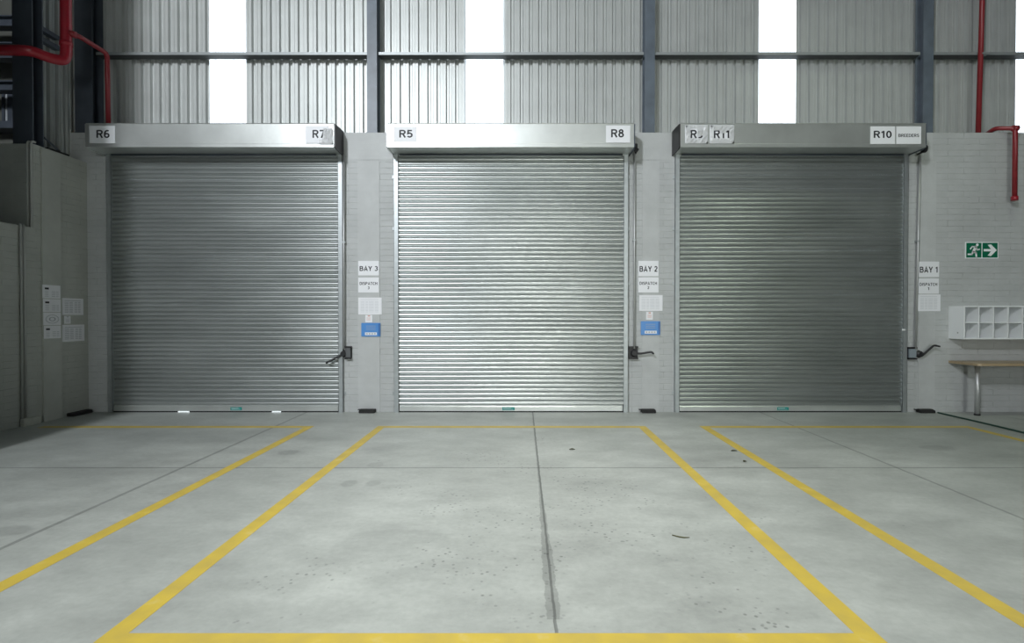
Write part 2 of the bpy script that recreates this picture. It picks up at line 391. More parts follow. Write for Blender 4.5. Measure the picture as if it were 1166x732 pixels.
# ------------------------------------------------------------------ setting
WY = 7.70            # face of the back wall
LX = -6.35           # face of the left wall
CY = 7.95            # cladding plane
TOPZ = at(420, 151, WY).z
struct(MB().box((-14, -14, -0.2), (16, WY + 0.5, 0)).build('floor', 'floor'))
struct(MB().box((-40, WY + 0.5, -0.25), (40, 45, -0.02)).build('ground_outside', 'ground'))

# shutters: (curtain left px, curtain right px, hood left px, hood right px)
HY = WY - 0.36
SH = [(129.5, 386, 97.5, 380), (454.5, 709.5, 441.5, 722), (773, 1026, 775, 1054.5)]
OPEN = []
for a, b, c, d in SH: OPEN.append((at(a, 300, WY).x + 0.03, at(b, 300, WY).x - 0.03))
OZ = at(500, 172, WY).z
m = MB(); edges = [-7.2] + [e for o in OPEN for e in o] + [12.0]
for i in range(0, len(edges), 2): m.box((edges[i], WY, 0), (edges[i + 1], WY + 0.2, TOPZ))
for a, b in OPEN: m.box((a, WY, OZ), (b, WY + 0.2, TOPZ))
struct(m.build('wall_back', 'brick_x'))
# smooth concrete strips standing a few millimetres proud of the brickwork
def trim(n, px0, py0, px1, py1, t=0.006, mat='plaster', z0=None):
    a, b = at(px0, py1, WY), at(px1, py0, WY)
    zz = 0 if z0 is None else z0
    return struct(MB().box((a.x, WY - t, zz), (b.x, WY, b.z)).build('trim_%d' % n, mat))
k = 1
for px0, px1 in ((408, 432), (731, 751), (1045, 1066)):
    trim(k, px0, 183, px1, 470, 0.007); k += 1
for px0, px1 in ((396, 447), (725, 764), (1052, 1062)):
    struct(MB().box((at(px0, 180, WY).x, WY - 0.004, at(px0, 182, WY).z), (at(px1, 180, WY).x, WY, TOPZ - 0.002)).build('trim_%d' % k, 'plaster')); k += 1

# left wall: full-height end beside the corner, low wall running towards the camera, return wall going left
pz = atX(37, 163.5, LX); YR = pz.y; LZ = pz.z
lowz = atX(30, 257.8, LX).z
struct(MB().box((LX - 0.25, YR, 0), (LX, WY, LZ)).build('wall_left', 'brick_y'))
struct(MB().box((-13, YR, 0), (LX - 0.25, YR + 0.23, LZ)).build('wall_left_return', 'plaster_side'))
struct(MB().box((LX - 0.25, -14, 0), (LX, YR, lowz)).build('wall_left_low', 'brick_y'))
struct(MB().box((LX, atX(48, 400, LX).y, 0), (LX + 0.02, atX(69.5, 400, LX).y, LZ - 0.01)).build('trim_%d' % k, 'plaster_side')); k += 1
# shell of the hall out of the picture
struct(MB().box((-13.2, -14, 0), (-13, 9, 9)).build('wall_left_outer', 'roof'))
struct(MB().box((12, -14, 0), (12.2, CY + .1, 9)).build('wall_right', 'roof'))
m = MB(); m.box((-13, -14.2, 0), (-1.0, -14, 9)); m.box((5.5, -14.2, 0), (12.2, -14, 9)); m.box((-1.0, -14.2, 6), (5.5, -14, 9))
struct(m.build('wall_front', 'roof'))
struct(MB().box((-13.2, -14.2, 9), (12.2, 9.2, 9.15)).build('ceiling', 'roof'))

# unseen wall pier, added to block the flood light and shade the left end
struct(MB().box((LX - 0.25, 4.4, lowz), (LX + 0.0, 4.75, 9)).build('wall_blocker_side', 'brick_y'))
struct(MB().box((LX, 4.4, 0), (-5.42, 4.75, 9)).build('wall_blocker_end', 'brick_x'))
# cladding: trapezoidal sheet with translucent strips
PITCHX = 0.1387
def clad_profile(x0, x1, y0, ph=0.0, depth=0.042):
    pts = []
    n0 = math.floor((x0 - ph) / PITCHX) - 1; x = n0 * PITCHX + ph
    while x < x1 + PITCHX:
        for dx, dy in ((0.0, 0), (0.014, -depth), (0.046, -depth), (0.049, -depth+0.005), (0.067, -depth+0.005), (0.070, -depth), (0.096, -depth), (0.110, 0)):
            pts.append((x + dx, y0 + dy))
        x += PITCHX
    res = []
    for (xa, ya), (xb, yb) in zip(pts, pts[1:]):
        for q in ((xa, ya),):
            if x0 <= q[0] <= x1: res.append(q)
        for lim in (x0, x1):
            if xa < lim < xb: res.append((lim, ya + (yb - ya) * (lim - xa) / (xb - xa)))
    return sorted(set(res))
def clad(name, x0, x1, z0, z1, mat, ph=0.0):
    m = MB(); m.prism(clad_profile(x0, x1, CY + 0.035, ph), z0, z1, 'z', closed=False)
    return struct(m.build(name, mat))
STR = []
for a, b in ((239, 280), (530.5, 573), (863.5, 906), (1156, 1199)): STR.append((at(a, 100, CY).x, at(b, 100, CY).x))
cx = [-7.0] + [v for s in STR for v in s] + [12.0]
for i in range(5): clad('wall_back_cladding_%d' % (i + 1), cx[2 * i], cx[2 * i + 1], 3.9, 9, 'clad')
for i, (a, b) in enumerate(STR): clad('window_%d' % (i + 1), a, b, 3.9, 9, 'strip')
# left cladding
m = MB(); pr = [(y, x) for x, y in clad_profile(7.0, CY + 0.03, 0)]
m2 = [(-6.62 - y, x) for (y, x) in pr]
m.prism(m2, 3.3, 9, 'z', closed=False)
struct(m.build('wall_left_cladding', 'clad'))
# annex seen over the return wall
struct(MB().box((-13, 8.8, 0), (-6.7, 9.0, 9)).build('wall_annex', 'annex'))
struct(MB().box((-6.85, CY + 0.06, 0), (-6.7, 8.8, 9)).build('wall_annex_side', 'annex'))

# ------------------------------------------------------------------ steelwork
GZ = at(600, 64.2, 7.82).z
def h_column(name_label, x, y0, y1, w, z0, z1, mat, axis='y'):
    t = thing('steel_column', name_label, 'steel column', (x, (y0 + y1) / 2, z0))
    m = MB(); f = 0.014
    m.box((x - w / 2, y0, z0 + 0.015), (x + w / 2, y0 + f, z1)); m.box((x - w / 2, y1 - f, z0 + 0.015), (x + w / 2, y1, z1)); m.box((x - f / 2, y0 + f, z0 + 0.015), (x + f / 2, y1 - f, z1))
    m.build('column_shaft', mat, t)
    MB().box((x - w / 2 - 0.01, y0 - 0.01 if False else y0, z0), (x + w / 2 + 0.01, y1, z0 + 0.015)).build('base_plate', mat, t)
    return t
c1 = at(423.8, 100, 7.73).x; c2 = at(739.8, 100, 7.73).x; c3 = at(1056.5, 100, 7.73).x
h_column('blue-grey steel column between the left and middle shutters', c1, 7.72, 7.89, 0.145, TOPZ, 8.98, 'steel_blue')
h_column('blue-grey steel column between the middle and right shutters', c2, 7.72, 7.89, 0.145, TOPZ, 8.98, 'steel_blue')
h_column('broad blue-grey steel column above the right end of the right shutter', c3, 7.72, 7.89, 0.145, TOPZ, 8.98, 'steel_blue')
xk0, xk1 = at(85, 100, 7.72).x, at(105, 100, 7.72).x
h_column('dark steel column in the left rear corner behind the hanging red pipe', (xk0 + xk1) / 2, 7.72, 7.93, xk1 - xk0, TOPZ, 8.98, 'steel_dark')
h_column('dark steel column on the left wall behind the red pipe', -6.52, 6.90, 7.06, 0.26, LZ, 8.98, 'steel_dark')

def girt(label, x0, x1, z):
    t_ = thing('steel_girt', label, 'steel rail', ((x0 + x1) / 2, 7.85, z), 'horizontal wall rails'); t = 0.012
    m = MB(); m.box((x0, 7.78, z), (x1, 7.91, z + t)); m.box((x0, 7.91 - t, z + t), (x1, 7.91, z + 0.05)); m.build('web', 'girt_shade', t_)
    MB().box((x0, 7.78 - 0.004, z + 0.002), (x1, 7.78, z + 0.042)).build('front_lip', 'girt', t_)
h = 0.078
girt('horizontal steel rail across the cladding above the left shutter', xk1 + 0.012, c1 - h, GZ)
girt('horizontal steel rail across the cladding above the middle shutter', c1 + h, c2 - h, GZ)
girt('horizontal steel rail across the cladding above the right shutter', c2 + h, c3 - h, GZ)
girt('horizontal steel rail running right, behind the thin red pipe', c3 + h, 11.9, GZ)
for zz, lb in ((atX(60, 41.5, -6.5).z, 'upper'), (atX(60, 53.0, -6.5).z, 'lower')):
    m = MB(); m.box((-6.585, 7.07, zz), (-6.50, 7.44, zz + 0.012)); m.box((-6.51, 7.07, zz + .012), (-6.50, 7.44, zz + 0.06))
    tag(m.build('steel_girt', 'steel_dark'), 'short dark steel rail on the left wall cladding, %s of the two' % lb, 'steel rail', 'short rails on the left wall')

# ------------------------------------------------------------------ roller shutters
DOORZ = 0.0
names = ['left', 'middle', 'right']
sl_label = ['tall galvanised roller shutter under the sign R6',
            'bright galvanised roller shutter in the middle under the sign R5',
            'grey galvanised roller shutter on the right under the sign R10']
def shutter(i):
    a, b, c, d = SH[i]
    x0, x1 = at(a, 300, WY).x, at(b, 300, WY).x
    h0, h1 = at(c, 150, HY).x, at(d, 150, HY).x
    zt, zb = at(500, 140, HY).z, at(500, 167.6, HY).z
    t = thing('roller_shutter', sl_label[i], 'roller shutter', ((x0 + x1) / 2, WY - 0.03, 0), 'roller shutters in the back wall')
    # curtain
    bm = bmesh.new(); n = 58; zc0, zc1 = 0.10, zb + 0.10; p = (zc1 - zc0) / n; nx = 24
    prof = [(0.0, 0.006), (0.06, -0.004), (0.16, -0.013), (0.28, -0.0185), (0.40, -0.0205), (0.54, -0.0195), (0.68, -0.015), (0.80, -0.0085), (0.90, 0.000), (0.96, 0.005), (1.0, 0.006)]
    rng = random.Random(11 + i)
    yb = WY - 0.012
    col_off = [rng.gauss(0, 0.0006) for _ in range(nx + 1)]
    for s_ in range(n):
        z = zc0 + s_ * p; tilt = rng.gauss(0, 0.0005); bul = 1 + rng.gauss(0, 0.04)
        ph, amp = rng.random() * 6.28, rng.gauss(0, 0.0002)
        rows = []
        for tt, dy in prof:
            row = []
            for j in range(nx + 1):
                x = x0 + (x1 - x0) * j / nx
                w = amp * math.sin(ph + j * 0.55)
                row.append(bm.verts.new((x, yb + dy * bul + (tilt + w) * (tt - 0.5) * 2 * (1 if 0 < tt < 1 else 0.4), z + tt * p)))
            rows.append(row)
        for r0, r1 in zip(rows, rows[1:]):
            for j in range(nx):
                f = bm.faces.new((r0[j], r0[j + 1], r1[j + 1], r1[j])); f.smooth = True
    mb = MB(); mb.bm.free(); mb.bm = bm
    mb.build('curtain', 'shutter', t)
    m = MB()
    m.prism([(WY - 0.030, 0.018), (WY - 0.030, 0.080), (WY - 0.012, 0.102), (WY - 0.002, 0.102), (WY - 0.002, 0.018)], x0 + 0.01, x1 - 0.01, 'x')
    br = m.build('bottom_rail', 'galv', t)
    m = MB(); gaps = [(at(203, 468, WY).x, at(217, 468, WY).x), (at(310, 468, WY).x, at(321, 468, WY).x)] if i == 0 else []
    xs = x0
    for ga, gb in gaps:
        MB().box((xs, WY - 0.026, 0.0), (ga, WY - 0.008, 0.0175)).build('rubber_seal', 'rubber', t); xs = gb
    m.box((xs, WY - 0.026, 0.0), (x1, WY - 0.008, 0.0175)); m.build('rubber_seal', 'rubber', t)
    for s_, xg in ((-1, x0), (1, x1)):
        m = MB(); wv = 0.068
        xa, xb = (xg - wv, xg) if s_ < 0 else (xg, xg + wv)
        m.box((xa, WY - 0.045, 0), (xb, WY - 0.041, zb + 0.05)); m.box((xa, WY - 0.045, 0), (xa + 0.004, WY - 0.001, zb + 0.05)); m.box((xb - 0.004, WY - 0.045, 0), (xb, WY - 0.03, zb + 0.05))
        gr = m.build('guide_rail', 'galv_rail', t)
        xo = xa if s_ < 0 else xb
        for zz in (0.25, 1.05, 1.85, 2.65, 3.4):
            m = MB(); m.box((xo - (0.028 if s_ < 0 else 0), WY - 0.014, zz), (xo + (0.028 if s_ > 0 else 0), WY - 0.001, zz + 0.05), 0.002); m.build('fixing_lug', 'galv_rail', gr)
    # hood: folded sheet box with a lip along the lower front edge
    m = MB()
    prof = [(WY - 0.001, zb), (HY + 0.004, zb), (HY, zb + 0.004), (HY, zb + 0.045), (HY + 0.005, zb + 0.05), (HY + 0.005, zt - 0.012), (HY, zt - 0.006), (HY + 0.004, zt), (WY - 0.001, zt)]
    m.prism(prof, h0, h1, 'x'); hood = m.build('hood', 'galv', t)
    bm = None
    for s_, xe in ((-1, h0), (1, h1)):
        mat = 'black' if (i == 0 and s_ > 0) or (i == 2 and s_ < 0) else 'steel_dark'
        ext = 0.018
        m = MB()
        pr = [(HY + 0.01, zt - 0.01), (HY + 0.01, zb + 0.01), (HY + 0.06, zb - 0.012), (WY - 0.001, zb - 0.012), (WY - 0.001, zt + 0.004), (HY + 0.2, zt + 0.002)]
        m.prism(pr, xe if s_ > 0 else xe - ext, xe + ext if s_ > 0 else xe, 'x')
        e = m.build('end_plate', mat if mat == 'black' or s_ > 0 else 'galv', t)
    # barrel glimpsed below the hood
    MB().tube([(x0 + 0.02, WY - 0.055, zb - 0.012), (x1 - 0.02, WY - 0.055, zb - 0.012)], 0.012, 10).build('slot_lip', 'steel_dark', t)
    sp = [(262.5, 275.5), (572, 586), (885, 898)][i]
    s0, s1 = at(sp[0], 466, WY - .03).x, at(sp[1], 466, WY - .03).x
    st = MB().box((s0, WY - 0.0312, 0.030), (s1, WY - 0.0302, 0.074)).build('sticker', 'teal', t); st['label'] = 'teal sticker on the bottom rail'
    m = MB()
    for q in range(2): m.box((s0 + 0.012, WY - 0.0316, 0.042 + q * 0.014), (s1 - 0.02 - q * 0.03, WY - 0.0313, 0.047 + q * 0.014))
    m.build('sticker_print', 'ink_pale', st)
    return t
for i in range(3): shutter(i)

# ------------------------------------------------------------------ crank drives
def crank(label, plate, gear, handle, rod_top, rod_bot, cover_mat, grey_face=True):
    Y = WY - 0.008
    a, b = at(plate[0], plate[3], Y), at(plate[2], plate[1], Y)
    t = thing('hand_crank', label, 'shutter crank', ((a.x + b.x) / 2, Y, a.z), 'hand cranks beside the shutters')
    m = MB(); m.box((a.x, Y - 0.012, a.z), (b.x, Y, b.z), 0.003)
    m.box((a.x, Y - 0.05, b.z - 0.02), (b.x, Y - 0.012, b.z), 0.002); m.box((a.x, Y - 0.05, a.z), (b.x, Y - 0.012, a.z + 0.02), 0.002)
    m.build('mounting_bracket', 'black', t)
    if grey_face:
        fp = MB().box((a.x + 0.012, Y - 0.045, a.z + 0.025), (b.x - 0.012, Y - 0.013, b.z - 0.025), 0.003).build('gear_cover', cover_mat, t)
    g = at(gear[0], gear[1], Y)
    m = MB(); m.tube([(g.x, Y - 0.012, g.z), (g.x, Y - 0.03, g.z), (g.x, Y - 0.032, g.z), (g.x, Y - 0.075, g.z)], [0.05, 0.05, 0.042, 0.036], 16)
    for q in range(8):
        an = q * math.pi / 4; m.box((g.x + math.cos(an) * 0.048 - 0.006, Y - 0.03, g.z + math.sin(an) * 0.048 - 0.006), (g.x + math.cos(an) * 0.048 + 0.006, Y - 0.014, g.z + math.sin(an) * 0.048 + 0.006))
    m.build('gear_housing', 'black', t)
    pts = [Vector((g.x, Y - 0.055, g.z))] + [at(x, y, Y - 0.06 - 0.02 * n) for n, (x, y) in enumerate(handle)]
    MB().tube(smooth_path(pts, 0.02, 4), [0.015] + [0.015] * (len(smooth_path(pts, 0.02, 4)) - 2) + [0.012], 10).build('crank_handle', 'black', t)
    p, q = at(rod_top[0], rod_top[1], WY - 0.05), at(rod_bot[0], rod_bot[1], WY - 0.05)
    MB().tube([p, q], 0.0135, 8).build('drive_rod', 'steel', t)
    m = MB()
    for f in (0.45,):
        c = p.lerp(q, f); m.box((c.x - 0.02, c.y - 0.014, c.z - 0.012), (c.x + 0.02, WY - 0.001, c.z + 0.012), 0.002)
    m.build('rod_clamp', 'galv_rail', t)
    return t
crank('black hand crank with its handle pointing left, beside the left shutter', (393.5, 394, 401, 408.5), (392, 402.5), [(387, 405), (377, 410.5), (371, 413.5)], (391.5, 176), (391.5, 397), 'cover_dark')
CR2 = crank('black hand crank with its handle level to the right, below the sign BAY 2', (715.5, 394, 726, 408.5), (721.5, 402), [(730, 402.5), (742, 400.5), (744.5, 403)], (722.6, 172), (722.2, 397), 'black', False)
CR1 = crank('black hand crank with its handle raised to the right, right of the right shutter', (1032, 395, 1042, 409), (1045, 403), [(1050, 405), (1063.5, 393), (1070.5, 394.5)], (1048, 174), (1042.5, 397), 'cover_grey')
# drive gears where the rods meet the hood ends
def wheel(t, px, py):
    c = at(px, py, WY - 0.2)
    g = MB().tube([(c.x - 0.012, c.y, c.z), (c.x + 0.02, c.y, c.z)], 0.055, 16).build('drive_gear', 'black', t)
    MB().tube([(c.x, c.y, c.z), (c.x + 0.05, c.y + 0.05, c.z - 0.01), (c.x + 0.03, WY - 0.04, c.z - 0.03)], 0.015, 8).build('gear_shaft', 'black', g)
wheel(CR2, 723.5, 168)
wheel(CR1, 1052, 169.5)

# ------------------------------------------------------------------ signs
def sign(name, label, cat, px0, py0, px1, py1, Y, mat='paper', group=None, t=0.004):
    a, b = at(px0, py1, Y), at(px1, py0, Y)
    o = MB().box((a.x, Y - t, a.z), (b.x, Y, b.z)).build(name, mat)
    tag(o, label, cat, group); return o, a, b
def letters(o, txt, px0, px1, py0, py1, Y, name='lettering', bold=0.03, mat='ink'):
    a, b = at(px0, py1, Y), at(px1, py0, Y)
    return text_mesh(name, txt, b.z - a.z, ((a.x + b.x) / 2, Y - 0.0005, (a.z + b.z) / 2), o, mat, width=b.x - a.x)
YH = HY + 0.0045 ; 
G1 = 'bay number signs on the shutter hoods'
o, a, b = sign('number_sign', 'white sign R6 at the left end of the left hood', 'sign', 102, 143.2, 131, 163.3, HY - 0.001, 'paper_old', G1); letters(o, 'R6', 110, 124.7, 148, 157, HY - 0.005)
o, a, b = sign('number_sign', 'white sign R7 in a glossy sleeve on the left hood', 'sign', 348, 143.2, 374, 163, HY - 0.001, 'paper', G1); letters(o, 'R7', 356, 369.5, 148, 157, HY - 0.005)
o, a, b = sign('number_sign', 'white sign R5 at the left end of the middle hood', 'sign', 448.5, 144, 474.5, 161.5, HY - 0.001, 'paper', G1); letters(o, 'R5', 454.8, 469.7, 148, 156.6, HY - 0.005)
o, a, b = sign('number_sign', 'white sign R8 at the right end of the middle hood', 'sign', 690, 143, 717.5, 162.5, HY - 0.001, 'paper', G1); letters(o, 'R8', 696, 710.3, 147.2, 156.3, HY - 0.005)
o, a, b = sign('number_sign', 'half-hidden white sign R9 with creased sleeve, leftmost on the right hood', 'sign', 780, 142.5, 806, 163, HY - 0.001, 'paper', G1); letters(o, 'R9', 786.5, 800.5, 148, 157.5, HY - 0.005)
o, a, b = sign('number_sign', 'white sign R11 with creased sleeve, second on the right hood', 'sign', 808, 142.5, 835, 163, HY - 0.001, 'paper', G1); letters(o, 'R11', 813, 831, 148, 157.5, HY - 0.005)
o, a, b = sign('number_sign', 'white sign R10 near the right end of the right hood', 'sign', 991, 144, 1019, 164, HY - 0.001, 'paper', G1); letters(o, 'R10', 995, 1015.2, 149, 157, HY - 0.005, bold=0.035)
o, a, b = sign('name_sign', 'white sign BREEDERS beside R10 on the right hood', 'sign', 1020.3, 144, 1048.7, 164, HY - 0.001, 'paper'); letters(o, 'BREEDERS', 1023, 1046.5, 152.5, 156, HY - 0.005, bold=0.03)

# creased clear sleeves: crumpled sheet geometry over the sign
def sleeve(px0, py0, px1, py1, parent_label, skip=None):
    Y = HY - 0.006; a, b = at(px0, py1, Y), at(px1, py0, Y)
    bm = bmesh.new(); nx, nz = 10, 7; rng = random.Random(int(px0)); g = []
    for j in range(nz + 1):
        r_ = []
        for i in range(nx + 1):
            e = 0 if i in (0, nx) or j in (0, nz) else 1
            r_.append(bm.verts.new((a.x + (b.x - a.x) * i / nx + rng.uniform(-1, 1) * 0.004 * (1 - e) + rng.uniform(-.008, .008) * e, Y - 0.003 - rng.random() * 0.014 * e, a.z + (b.z - a.z) * j / nz)))
        g.append(r_)
    for j in range(nz):
        for i in range(nx):
            if skip and skip((i + .5) / nx, (j + .5) / nz): continue
            bm.faces.new((g[j][i], g[j][i + 1], g[j + 1][i + 1], g[j + 1][i]))
    bmesh.ops.solidify(bm, geom=bm.faces[:], thickness=0.0008)
    mb = MB(); mb.bm.free(); mb.bm = bm
    return tag(mb.build('plastic_sleeve', 'sleeve'), parent_label, 'plastic sleeve')
sleeve(363, 146, 379, 164.5, 'crumpled glossy plastic sleeve over the right part of sign R7', lambda u, v: u < 0.32 and v > 0.3 )
sleeve(781, 143, 806, 163.5, 'crumpled glossy plastic sleeve over sign R9', lambda u, v: (0.2 < u < 0.55 and 0.22 < v < 0.8) or (0.5 < u < 0.85 and 0.3 < v < 0.48))
sleeve(809, 143, 836, 163.5, 'crumpled glossy plastic sleeve over sign R11', lambda u, v: (0.14 < u < 0.8 and 0.22 < v < 0.78 and not (0.44 < u < 0.56 and v > .5)))

def printed(o, kind, a, b, Y, mat='ink_grey'):
    "rows of print on a list, kept inside the sheet"
    m = MB(); w, h = b.x - a.x, b.z - a.z
    def r(u0, v0, u1, v1): m.box((a.x + u0 * w, Y - 0.0012, a.z + v0 * h), (a.x + u1 * w, Y - 0.0004, a.z + v1 * h))
    if kind == 'list':
        r(0.1, 0.86, 0.85, 0.885)
        for c0, c1 in ((0.10, 0.27), (0.31, 0.42), (0.46, 0.66), (0.70, 0.86)):
            for q in range(9): r(c0, 0.14 + q * 0.075, c1, 0.165 + q * 0.075)
    elif kind == 'card':
        r(0.35, 0.8, 0.7, 0.93)
        for q in range(4): r(0.2, 0.25 + q * 0.12, 0.8, 0.28 + q * 0.12)
    return m.build('printed_rows', mat, o)

BAYS = [
 ('3', 'left and middle shutters', (408, 297, 431.4, 313.6), (408, 316, 431.4, 333), (408, 338.7, 434.7, 358), (416, 358.6, 423.8, 367), (411.7, 367.6, 433.2, 383), WY - 0.008),
 ('2', 'middle and right shutters', (726.7, 297, 749.8, 314.5), (726.7, 315.8, 749.8, 333), (727.8, 336, 754.5, 354), (735.7, 355, 743.4, 364), (729.5, 365.6, 751.5, 381.3), WY - 0.008),
 ('1', 'right of the right shutter', (1045.8, 297.7, 1069.2, 315.5), (1045.6, 317, 1068.9, 334.4), (1045, 335.2, 1070.8, 354.3), None, None, WY - 0.008)]
for n, where, s1, s2, s3, s4, s5, Y in BAYS:
    wh = 'between the ' + where if n != '1' else where
    o, a, b = sign('bay_sign', 'white sign BAY %s, topmost notice %s' % (n, wh), 'sign', *s1, Y, 'paper', 'bay name signs')
    w = s1[2] - s1[0]; letters(o, 'BAY ' + n, s1[0] + 1.6, s1[2] - 1.2, s1[1] + 6, s1[3] - 5.2, Y - 0.004, bold=0.03)
    o, a, b = sign('dispatch_sign', 'white sign DISPATCH %s just under the sign BAY %s' % (n, n), 'sign', *s2, Y, 'paper', 'dispatch signs')
    letters(o, 'DISPATCH', s2[0] + 1.6, s2[2] - 1.8, s2[1] + 5, s2[1] + 8.4, Y - 0.004, bold=0.025)
    letters(o, n, (s2[0] + s2[2]) / 2 - 1, (s2[0] + s2[2]) / 2 + 1, s2[1] + 10, s2[1] + 13.2, Y - 0.004, bold=0.02)
    o, a, b = sign('schedule_sheet', 'printed list sheet pinned under the sign DISPATCH %s' % n, 'paper', *s3, Y, 'paper', 'printed lists on the piers', 0.002)
    printed(o, 'list', a, b, Y - 0.002, 'ink_pale')
    if s4:
        o, a, b = sign('small_card', 'small card with orange print below the list at BAY %s' % n, 'card', *s4, Y, 'paper', 'small cards on the walls', 0.002)
        printed(o, 'card', a, b, Y - 0.002, 'orange')
        o, a, b = sign('blue_notice_holder', 'blue plastic notice holder on the wall below BAY %s' % n, 'notice holder', *s5, Y, 'blue', 'blue notice holders', 0.012)
        m = MB(); w, h_ = b.x - a.x, b.z - a.z
        m.box((a.x + .2 * w, Y - 0.0135, a.z + .1 * h_), (b.x - .18 * w, Y - 0.0122, a.z + .3 * h_)); m.build('white_label_strip', 'paper', o)
        m = MB(); m.box((b.x - .1 * w, Y - 0.016, a.z + 0.01), (b.x - 0.004, Y - 0.0122, b.z - 0.01)); m.build('side_clip', 'blue_dark', o)
        m = MB()
        for q in range(4): m.box((a.x + (.25 + q * .14) * w, Y - 0.0142, a.z + .15 * h_), (a.x + (.34 + q * .14) * w, Y - 0.0136, a.z + .25 * h_))
        for q in range(3): m.box((a.x + .25 * w, Y - 0.0135, a.z + (.5 + .13 * q) * h_), (a.x + .75 * w, Y - 0.0122, a.z + (.525 + .13 * q) * h_))
        m.build('print', 'ink_grey', o)

# papers on the left wall
def left_paper(name, label, cat, px0, py0, px1, py1, kind, group, t=0.003, mat='paper'):
    X = LX + (0.021 if px1 < 69.6 else 0.0)
    yc = (py0 + py1) / 2
    p, q = atX(px0, py0, X), atX(px1, py1, X); pb = atX((px0 + px1) / 2, py0, X); qb = atX((px0 + px1) / 2, py1, X)
    z1, z0 = pb.z, qb.z; y0, y1 = p.y, q.y
    o = MB().box((X, y0, z0), (X + t, y1, z1)).build(name, mat); tag(o, label, cat, group)
    m = MB(); w, h_ = y1 - y0, z1 - z0
    def r(u0, v0, u1, v1, e=0.0008): m.box((X + t, y0 + u0 * w, z0 + v0 * h_), (X + t + e, y0 + u1 * w, z0 + v1 * h_))
    if kind == 'list':
        r(.12, .84, .88, .87)
        for c0, c1 in ((.12, .30), (.34, .5), (.58, .70), (.74, .86)):
            for q in range(8): r(c0, .14 + q * .085, c1, .17 + q * .085)
        m.build('printed_rows', 'ink_grey', o)
    elif kind == 'form':
        for c0, c1 in ((.12, .32), (.5, .7), (.75, .9)):
            for q in range(4): r(c0, .14 + q * .12, c1, .17 + q * .12)
        m.build('printed_rows', 'ink_grey', o)
        m = MB(); m.box((X + t, y0 + .12 * w, z0 + .66 * h_), (X + t + .0008, y0 + .34 * w, z0 + .80 * h_)); m.build('header_block', 'ink', o)
    elif kind == 'oval':
        n = 28
        for rr in (.36, .16):
            for q in range(n):
                an = 2 * math.pi * q / n; cy_, cz_ = .5 + rr * math.cos(an), .48 + rr * .9 * math.sin(an)
                r(cy_ - .035, cz_ - .02, cy_ + .035, cz_ + .02)
        m.build('printed_oval', 'ink_grey', o)
    else:
        for q in range(4): r(.2, .2 + q * .13, .8, .24 + q * .13)
        r(.35, .82, .65, .93); m.build('printed_rows', 'ink_grey', o)
gl = 'notices on the left wall'
left_paper('notice_sheet', 'printed notice sheet on the left wall, topmost of its column of four', 'paper', 48.2, 324.6, 68.6, 339.8, 'form', gl)
left_paper('notice_sheet', 'printed notice sheet on the left wall, second from the top of four', 'paper', 48.7, 340.4, 69, 355.2, 'form', gl)
left_paper('notice_sheet', 'notice sheet with an oval drawing on the left wall, third of four', 'paper', 49.2, 355.8, 69.2, 370.2, 'oval', gl)
left_paper('notice_sheet', 'printed notice sheet on the left wall, bottom of its column of four', 'paper', 49.8, 370.8, 69.2, 385.2, 'form', gl)
left_paper('schedule_sheet', 'printed table sheet on the left wall above the small card', 'paper', 70.2, 339.6, 94.7, 358.6, 'list', 'table sheets on the left wall')
left_paper('small_card', 'small beige card between two sheets on the left wall', 'card', 73, 359.6, 80.3, 368.6, 'card', 'small cards on the walls')
left_paper('schedule_sheet', 'printed table sheet on the left wall below the small card', 'paper', 70.5, 369.6, 96, 388.6, 'list', 'table sheets on the left wall')

# ------------------------------------------------------------------ exit sign
Y = WY - 0.001
a, b = at(1098.7, 294.4, Y), at(1136.3, 275.6, Y)
ex = thing('exit_sign', 'green and white emergency exit sign with running figure and right arrow', 'exit sign', ((a.x + b.x) / 2, Y, a.z))
MB().box((a.x, Y - 0.008, a.z), (b.x, Y, b.z), 0.001).build('sign_board', 'white', ex)
mid = (a.x + b.x) / 2; gp = []
for x0, x1 in ((a.x + 0.012, mid - 0.007), (mid + 0.007, b.x - 0.012)):
    gp.append((MB().box((x0, Y - 0.0095, a.z + 0.014), (x1, Y - 0.008, b.z - 0.012)).build('green_panel', 'green', ex), x0, x1, a.z + 0.014, b.z - 0.012))
def stroke(m, pts, w, x0, x1, z0, z1, y):
    for (u0, v0), (u1, v1) in zip(pts, pts[1:]):
        p, q = Vector((x0 + u0 * (x1 - x0), 0, z0 + v0 * (z1 - z0))), Vector((x0 + u1 * (x1 - x0), 0, z0 + v1 * (z1 - z0)))
        d = (q - p).normalized(); n = Vector((-d.z, 0, d.x)) * w * (x1 - x0) / 2; p -= d * w * .3 * (x1 - x0); q += d * w * .3 * (x1 - x0)
        c = [p + n, q + n, q - n, p - n]; A = [m.bm.verts.new((k_.x, y, k_.z)) for k_ in c]; B = [m.bm.verts.new((k_.x, y - 0.0012, k_.z)) for k_ in c]
        m.bm.faces.new(A); m.bm.faces.new(B[::-1])
        for i in range(4): m.bm.faces.new((A[i], A[(i + 1) % 4], B[(i + 1) % 4], B[i]))
go, x0, x1, z0, z1 = gp[0]; m = MB(); args = (x0, x1, z0, z1, Y - 0.0096)
stroke(m, [(.62, .72), (.47, .42)], .17, *args); stroke(m, [(.6, .72), (.38, .74), (.26, .58)], .08, *args); stroke(m, [(.64, .68), (.72, .52), (.86, .56)], .08, *args)
stroke(m, [(.47, .40), (.64, .32), (.66, .08)], .11, *args); stroke(m, [(.45, .42), (.36, .22), (.12, .22)], .11, *args)
cxh, czh = x0 + .72 * (x1 - x0), z0 + .86 * (z1 - z0)
